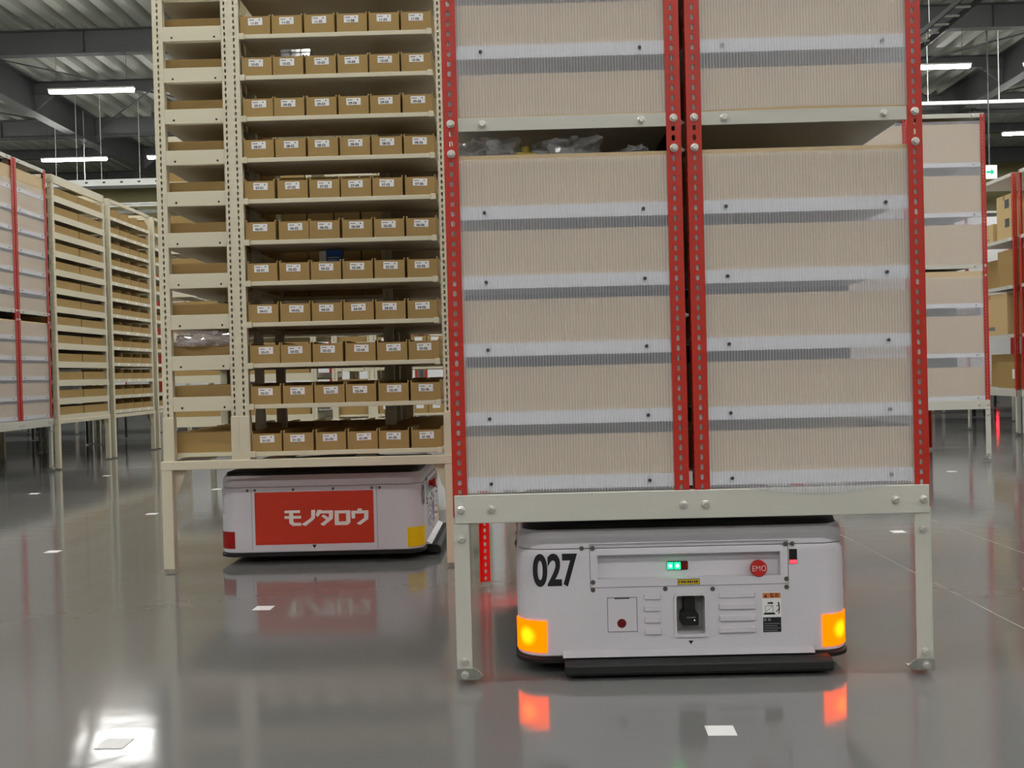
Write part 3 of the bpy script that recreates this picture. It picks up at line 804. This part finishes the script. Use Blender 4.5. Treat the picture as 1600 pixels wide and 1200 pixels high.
def plain_pod(name, label, cx, cy, rz, wide, group=None):
    root = thing(name, label, 'shelving', (cx, cy, 0), rz, group)
    put('base_frame', CP['base'], root)
    for sx in (-1, 1):
        for sy in (-1, 1):
            lg = put('leg', CP['leg'], root, (sx * .5825, sy * .5825, 0))
            put('gusset', CP['gusset'], lg, (0, -sy * .012, 0), 0 if sx < 0 else PI)
            put('gusset', CP['gusset'], lg, (-sx * .012, 0, 0), PI / 2 if sy < 0 else -PI / 2)
    for (px, py, r) in ((-.6, -.6, 0), (.6, -.6, PI/2), (.6, .6, PI), (-.6, .6, -PI/2)): put('post', big_post, root, (px, py, 0), r)
    for z in WLEV:
        sh = put('shelf', wide_beam if wide else thin_beam, root, (0, 0, z))
        if not wide: put('shelf_tags', price_strip, sh)
    put('top_frame', top_ring if wide else thin_top, root)
    return root
WB = tray_mesh('wide_bin', .535, .34, .074, .074, 'card')
SB = tray_mesh('small_bin', .268, .34, .062, .105, 'card', .004, .03)
ENDS = {2: ('near-end', 'far-end'), 4: ('first', 'second', 'third', 'fourth')}
def pod_bins(cx, cy, rz, n, me, nm, levels, lab, grp):
    c, s = math.cos(rz), math.sin(rz)
    for i in levels:
        for k in range(n):
            wd = 1.112 / n
            lx = -.556 + wd * (k + .5); ly = -.588 + .17
            o = put(nm, me, None, (cx + c*lx - s*ly, cy + s*lx + c*ly, WLEV[i] + .0008), rz + random.uniform(-.008, .008))
            tag(o, lab % ((ENDS[n][k],) + (level_words(i),)), 'bin', grp)
xl = col(-3)
plain_pod('shelving_pod', 'cream shelving pod holding two wide kraft bins on every shelf beside the red pod', xl, row(6), PI/2, True)
pod_bins(xl, row(6), PI/2, 2, WB, 'wide_bin', range(13), '%s wide kraft bin, %s, cream pod beside the far red pod', 'wide bins in the far cream pod')
plain_pod('shelving_pod', 'cream shelving pod with four small open bins on every shelf', xl, row(7), PI/2, False)
pod_bins(xl, row(7), PI/2, 4, SB, 'small_bin', range(13), '%s small open kraft bin along the %s of the four-to-a-shelf pod', 'small bins in the far cream pod')
plain_pod('shelving_pod', 'cream shelving pod at the end of the row beyond the small bins', xl, row(8), PI/2, False)
pod_bins(xl, row(8), PI/2, 4, SB, 'small_bin', range(0, 13, 2), '%s small kraft bin, %s, in the cream pod ending the row', 'small bins in the last cream pod')
plain_pod('shelving_pod', 'cream pod of wide kraft bins standing behind the narrow bay of numbered pod', col(-1), row(5), 0, True)
pod_bins(col(-1), row(5), 0, 2, WB, 'wide_bin', range(13), '%s wide kraft bin, %s, glimpsed behind the numbered pod', 'wide bins glimpsed through the cream pod')
pw = pinwheel_pod('shelving_pod', 'cream pinwheel shelving pod glimpsed between the shelves behind numbered bins', col(0), row(5))
for lev in range(7):
    for i in range(6):
        b = place_bin((col(0), row(5)), 0, i, lev, '%s tagged kraft bin, %s, in the pod glimpsed behind numbered bins' % (('first', 'second', 'third', 'fourth', 'fifth', 'sixth')[i], level_words(lev)), 'bins glimpsed in the rear pod')
        put('location_tag', tag_me, b, (0, -.1441, .0515))
    place_bin((col(0), row(5)), 1, 5, lev, 'sideways kraft bin, %s, in the glimpsed rear pod' % level_words(lev), 'side bins glimpsed in the rear pod')

# ------------------------------------------------------------------ further red pods
red_pod('panelled_pod', 'red framed pod with white plastic panels at the head of the cream row', xl, row(5), PI/2, LV1, 1.4286, 1.323, tops=(2.52, 2.52))
rowsL = rows1[:6] + [(z, .112 if i < 4 else .16, '%s tier from the top' % ('first second third fourth fifth sixth'.split()[5 - i])) for i, z in enumerate(LV1[5:])]
red_boxes((xl, row(5)), PI/2, rowsL, ((-.3018, 'in the pod heading the cream row'), (.3058, 'in the red bay touching the cream row')), .572, .5, '', 'boxes in the far panelled pod')
LVR = [.512, .848, 1.237, 1.945, 2.333]
red_pod('panelled_pod', 'red framed pod with six tall panelled tiers beside the open red racks', col(3), row(5), 0, LVR, 1.5414, 1.442)
rowsR = [(.512, .226, level_words(0)), (.848, .29, level_words(1)), (1.237, .25, level_words(2)), (1.5414, .309, 'on the middle shelf'), (1.945, .288, 'first above the middle'), (2.333, .30, 'topmost shelf')]
red_boxes((col(3), row(5)), 0, rowsR, ((-.3018, 'in the tiered pod, inner bay'), (.3058, 'in the tiered pod, bay by the open racks')), .572, .5, '', 'boxes in the tiered pod', 'card_beige')
for i, j, lb in ((-4, 5, 'red framed pod of white panels hidden behind the row of cream pods'), (-4, 6, None), (-4, 7, None), (-5, 7, None)):
    red_pod('panelled_pod', 'red framed pod of white panels standing behind the cream row', col(i), row(j), PI/2, LV1[::2], 1.4286, 1.323, group='panelled pods behind the cream row')
for i, j in ((3, 9), (4, 10)):
    red_pod('panelled_pod', 'red framed pod of white panels beyond the tall tiered pod', col(i), row(j), 0, LVR, 1.5414, 1.442, group='panelled pods beyond the tiered pod')

# open red racks on the far side
OLV = [.49, 1.054, 1.56, 2.056, 2.715]
o_shelf = MB().box(-.585, .585, -.599, -.596, -.036, 0).box(-.585, .585, -.596, .596, -.004, 0).box(-.585, .585, .596, .599, -.036, 0).mesh('shelf', 'grey')
back_or_blocker_sheet = MB().box(-.58, .58, .55, .554, .50, 2.66).mesh('back_or_blocker_sheet', 'grey')
side_sheet = MB().box(-.5955, -.5925, -.55, .55, .50, 2.66).mesh('side_sheet', 'grey')
def open_pod(label, cx, cy, rz):
    root = thing('open_rack', label, 'shelving', (cx, cy, 0), rz)
    for yy in (0, PI): put('base_beam', RP['beam'], root, rz=yy)
    for yy in (0, PI): put('side_beam', RP['sidebeam'], root, rz=yy)
    for (px, py, r) in ((-.6, -.6, 0), (.6, -.6, PI/2), (.6, .6, PI), (-.6, .6, -PI/2)): put('post', post_red, root, (px, py, 0), r)
    for (px, py, r) in ((-.6, -.6, 0), (.6, -.6, PI/2), (.6, .6, PI), (-.6, .6, -PI/2)):
        put('leg', RP['leg'], root, (px, py, 0), r)
    for s in (-1, 1):
        ft = put('foot', RP['foot'], root, (s * .6, -.6, 0)); ft.scale.x = -s
    for z in OLV:
        sh = put('shelf', o_shelf, root, (0, 0, z))
        for s in (-1, 1): put('bolt', bolt_me, sh, (s * .45, -.599, -.018))
    put('back_or_blocker_sheet', back_or_blocker_sheet, root)
    return root
ox = col(5)
open_pod('open red rack holding printed cartons under the exit sign', ox, row(7), -PI/2)
open_pod('open red rack beside the carton rack, nearer its white base beam', ox, row(6), -PI/2)
def carton(x, y, z, w, d, h, label, m='card_pale', grp=None, rz=0.):
    root = thing('carton', label, 'box', (x, y, z + .0005), rz, grp)
    put('carton_body', MB().box(-w/2, w/2, -d/2, d/2, 0, h).mesh('carton_body', m, .003), root)
    put('tape_strip', MB().box(-w/2 - .0008, w/2 + .0008, -.025, .025, h - .05, h + .0008).mesh('tape_strip', 'card'), root)
    return root
fx = ox - .6
c = carton(fx + .24, 11.74, 2.056, .42, .62, .20, 'pale carton with a dark printed block on the upper rack shelf')
put('printed_block', MB().box(-.2112, -.21, .12, .29, .06, .15).mesh('printed_block', 'dark'), c)
put('print_line', MB().box(-.2112, -.21, -.22, .02, .03, .045).mesh('print_line', 'fade_ink'), c)
c = carton(fx + .24, 11.16, 2.056, .42, .34, .46, 'tall pale carton with two dark marks beside the printed carton')
for z in (.12, .32): put('printed_block', MB().box(-.2112, -.21, -.12, -.02, z, z + .09).mesh('printed_block', 'dark'), c)
carton(fx + .40, 11.70, 1.56, .36, .66, .34, 'brown carton set deep on the middle rack shelf', 'card')
carton(fx + .22, 11.17, 1.56, .36, .36, .38, 'brown carton at the post end of the middle rack shelf', 'card')
c = carton(fx + .26, 11.52, 1.054, .48, .82, .44, 'large yellowish carton with a navy printed square')
put('printed_block', MB().box(-.2412, -.24, .10, .38, .22, .38).mesh('printed_block', 'navy'), c)
put('printed_letter', text_mesh('D', .16, 'tag', .004), c, (-.2416, .17, .30), rot=(PI/2, 0, -PI/2))
put('print_line', MB().box(-.2412, -.24, -.12, .10, .05, .09).mesh('print_line', 'fade_ink'), c)
c = carton(fx + .20, 11.17, .49, .34, .40, .27, 'taped carton with a white slip on the lowest rack shelf', 'card')
put('paper_slip', MB().box(-.1712, -.17, -.19, -.13, .10, .2).mesh('paper_slip', 'tag'), c)
carton(fx + .42, 11.70, .49, .36, .60, .36, 'brown carton set deep on the lowest rack shelf', 'card')
for q, z in enumerate(OLV[:4]):
    carton(fx + .24, 10.52, z, .40, .46, (.30, .34, .26, .38)[q], 'kraft carton at the post end of the neighbouring rack, %s' % level_words(q), 'card_pale')

# ------------------------------------------------------------------ things lying in the bins
def crumple(name, w, d, h, m, seed, n=3, down=.0):
    bm = bmesh.new(); bmesh.ops.create_icosphere(bm, subdivisions=n, radius=.5)
    for v in bm.verts:
        p = v.co.copy()
        k = 1 + .55 * noise.noise(p * 4.0 + Vector((seed, 0, 0))) + .35 * noise.noise(p * 9 + Vector((0, seed, 0))) + .2 * noise.noise(p * 22 + Vector((seed, seed, 0)))
        cl = lambda a, b: max(-b, min(b, a))
        z = min(.5 * h, p.z * h * k * 1.1) if p.z > 0 else (p.z * 2 * down if down else max(-.4 * h, p.z * h * k))
        v.co = Vector((cl(p.x * w * k, w * .54), cl(p.y * d * k, d * .54), z))
    me = bpy.data.meshes.new(name); bm.to_mesh(me); bm.free(); me.materials.append(M[m])
    return me
for (bx, bz, w, h, sd, lab) in ((-.066, 1.350, .17, .085, 1.3, 'crumpled clear plastic bag at the post end of the open gap'), (.125, 1.352, .18, .08, 5.1, 'shiny crumpled clear bag in the middle of the open gap'), (.30, 1.335, .09, .055, 9.2, 'small clear bag beside the middle red posts')):
    tag(put('plastic_bag', crumple('plastic_bag', w, .18, h, 'film', sd, 4, bz - 1.2115), None, (bx, 2.77, bz)), lab, 'bag', 'clear bags in the open gap')
tag(put('metal_part', MB().box(-.03, .03, -.02, .02, 0, .012).cyl((0, 0), .012, .012, .03, 'z', 8).mesh('metal_part', 'gold', .003), None, (.02, 2.72, 1.336), .3), 'ochre plastic part lying among the clear bags', 'part')
tag(put('paper_sheet', MB().box(-.11, .11, -.08, .08, 0, .004).mesh('paper_sheet', 'tag'), None, (.76, 2.80, 1.337), .02), 'white paper sheet lying on the box in the open gap', 'paper')
tag(put('plastic_bag', crumple('plastic_bag', .225, .10, .075, 'pink_film', 3.7, 4), None, (-1.325, 4.372, .955)), 'pinkish clear plastic bag spilling over the side of a narrow-bay bin', 'bag')
for k in range(3):
    t = thing('clear_case', 'small clear plastic case standing in the bin tagged 10-02', 'case', (-.953 + .042 * k, 4.40, 2.035), 0, 'clear cases in bin 10-02')
    put('case_body', MB().box(-.019, .019, -.03, .03, 0, .100).mesh('case_body', 'film', .002), t)
    put('case_lid', MB().box(-.0205, .0205, -.0315, .0315, .100, .115).mesh('case_lid', 'film', .002), t)
t = thing('blue_carton', 'blue and white carton standing in the bin tagged 05-03', 'carton', (-.80, 4.50, 1.1918), 0)
put('carton_body', MB().box(-.025, .04, -.03, .03, 0, .135).mesh('carton_body', 'blue_print', .001), t)
put('white_end', MB().box(-.055, -.0255, -.03, .03, 0, .13).mesh('white_end', 'tag', .001), t)
put('print_line', MB().box(-.018, .02, -.0306, -.03, .09, .094).box(-.018, .028, -.0306, -.03, .1, .104).mesh('print_line', 'tag'), t)

# ------------------------------------------------------------------ floor markers
mk_me = MB().box(-.031, .031, -.031, .031, .0002, .0014).mesh('floor_marker', 'tag')
for (i, j) in ((0, 0), (1, 0), (0, 1), (2, 1), (2, 2), (-1, 2), (-1, 3), (-1, 4), (3, 4), (-2, 4), (-2, 5)):
    lab = {(1, 0): 'small white square sticker on the floor before the robot numbered 027',
           (0, 1): 'small white square sticker on the floor before the robot with the red panel'}.get((i, j), 'small white square sticker on the open grey floor away from the robots')
    tag(put('floor_marker', mk_me, None, (col(i), row(j), 0), random.uniform(-.05, .05)), lab, 'sticker', 'floor marker stickers' if 'open' in lab else None)

# ------------------------------------------------------------------ ceiling services
t = thing('cable_ladder', 'dark cable ladder hung under the roof deck beyond the red pod', 'cable tray', (8.35, 0, 0))
for s in (-.18, .18): put('rail', MB().box(s - .02, s + .02, 15., 34., 7.36, 7.46).mesh('rail', 'girder'), t)
rung = MB().box(-.16, .16, -.025, .025, 7.38, 7.41).mesh('rung', 'conduit')
for k in range(38): put('rung', rung, t, (0, 15.3 + .5 * k, 0))
for k in range(4): put('hanger_rod', MB().tube((.25, 17 + 5 * k, 7.40), (.25, 17 + 5 * k, 9.0), .01).box(.15, .27, 17 + 5 * k - .02, 17 + 5 * k + .02, 7.38, 7.42).mesh('hanger_rod', 'conduit'), t)
t = thing('conduit_rail', 'white conduit rail hung level across the roof beside the tiered pod', 'conduit', (0, 25.5, 0))
put('rail', MB().box(7.5, 20, -.05, .05, 6.96, 7.04).mesh('rail', 'conduit', .005), t)
for xx in (8.8, 9.9, 11.6, 14.5): put('hanger_rod', MB().tube((xx, 0, 7.03), (xx, 0, 8.99), .012).mesh('hanger_rod', 'conduit'), t)
t = thing('cable_tray', 'white cable tray hung across the hall beyond the cream pods', 'cable tray', (0, 30, 0))
put('tray_side', MB().box(-16, -6, -.2, -.17, 6.38, 6.56).mesh('tray_side', 'conduit'), t)
put('tray_floor', MB().box(-16, -6, -.17, .3, 6.38, 6.40).mesh('tray_floor', 'conduit'), t)
for k in range(20): put('slot', MB().box(-15.8 + .5 * k, -15.72 + .5 * k, -.204, -.2, 6.45, 6.5).mesh('slot', 'dark'), t)
for xx in (-13.2, -12.6, -11.9, -10.8, -10.0): put('hanger_rod', MB().tube((xx, 0, 6.40), (xx, 0, 8.99), .008).mesh('hanger_rod', 'conduit'), t)
t = thing('wire_tray', 'thin wire mesh tray hung below the white cable tray', 'cable tray', (0, 31.5, 0))
for s in (-.25, 0, .25): put('wire', MB().box(-16, -6, s - .015, s + .015, 6.1, 6.13).mesh('wire', 'conduit'), t)
for k in range(33): put('cross_wire', MB().box(-15.9 + .3 * k, -15.87 + .3 * k, -.25, .25, 6.13, 6.15).mesh('cross_wire', 'girder'), t)
for xx in (-13.0, -10.5, -8): put('hanger_rod', MB().tube((xx, 0, 6.12), (xx, 0, 8.99), .007).mesh('hanger_rod', 'conduit'), t)
t = thing('wall_pipe', 'long white pipe running along the far cream wall', 'pipe', (0, 43.85, 0))
put('pipe', MB().cyl((0, 7.9), .09, -20, 20, 'x', 10).mesh('pipe', 'conduit'), t)
for k in range(11): put('pipe_clip', MB().box(-20 + 4 * k - .03, -19.94 + 4 * k, -.1, .15, 7.78, 8.02).mesh('pipe_clip', 'girder'), t)
t = thing('exit_sign', 'lit white exit sign with a green arrow hung over the open racks', 'sign', (11.115, 25., 5.06))
put('sign_box', MB().box(-.17, .17, -.03, .03, 0, .33).mesh('sign_box', 'conduit', .006), t)
put('sign_face', MB().box(-.16, .16, -.034, -.03, .01, .32).mesh('sign_face', 'sign_white'), t)
put('arrow', MB().prism([(-.09, .14), (.02, .14), (.02, .09), (.10, .165), (.02, .24), (.02, .19), (-.09, .19)], -.037, -.034, 'y').mesh('arrow', 'sign_green'), t)
put('hanger_rod', MB().tube((0, 0, .32), (0, 0, 3.9), .018).mesh('hanger_rod', 'girder'), t)
t = thing('far_robot_lamp', 'small red lamp of a distant robot glowing low beyond the open racks', 'lamp', (8.75, 19.6, 0))  # glow of a far robot's lamp; the stand is added, robot not built
put('added_stand', MB().cyl((0, 0), .05, 0, .02, 'z', 12).cyl((0, 0), .015, .02, .36, 'z', 8).mesh('added_stand', 'dark'), t)
put('far_robot_lens', MB().cyl((0, 0), .045, .36, .45, 'z', 12, .035).mesh('far_robot_lens', 'red_lit'), t)

# ------------------------------------------------------------------ distant pods that close the view between the legs
f_post = MB().box(0, .037, 0, .003, .41, 2.72).box(0, .003, .003, .037, .41, 2.72).mesh('post', 'red')
f_leg = MB().box(0, .037, 0, .003, .012, .41).box(0, .003, .003, .037, .012, .41).mesh('leg', 'girder')
f_post_g = MB().box(0, .039, 0, .004, .012, .41).box(0, .004, .004, .039, .012, .41).mesh('leg', 'grey')
f_panel = MB().box(-.56, .56, -.598, -.594, .48, 1.33).box(-.56, .56, -.598, -.594, 1.44, 2.62).mesh('panel', 'shelf_white')
f_box = MB().box(-.56, .56, -.56, .56, .474, .50).mesh('base_shelf', 'grey')
for (i, j) in [(c_, 11) for c_ in range(-7, 9)] + [(-4, 8), (-4, 9), (-5, 8), (-5, 9), (-6, 9), (6, 8), (6, 9), (7, 9), (5, 9)]:
    t = thing('distant_pod', 'distant red and white storage pod seen past the legs of nearer pods', 'shelving', (col(i), row(j), 0), 0, 'distant storage pods')
    for yy in (0, PI): put('base_beam', RP['beam'], t, rz=yy); put('side_beam', RP['sidebeam'], t, rz=yy)
    for (px, py, r) in ((.6, .6, PI), (-.6, .6, -PI/2)): put('post', f_post, t, (px, py, 0), r); put('leg', f_leg, t, (px, py, 0), r)
    for (px, py, r) in ((-.6, -.6, 0), (.6, -.6, PI/2)): put('leg', f_post_g, t, (px, py, 0), r); put('post', post_red, t, (px, py, 0), r)
    for r in (0, PI/2, PI, -PI/2): put('panel', f_panel, t, rz=r)
    put('base_shelf', f_box, t); put('middle_shelf', f_box, t, (0, 0, .91)); put('top_shelf', f_box, t, (0, 0, 2.2))
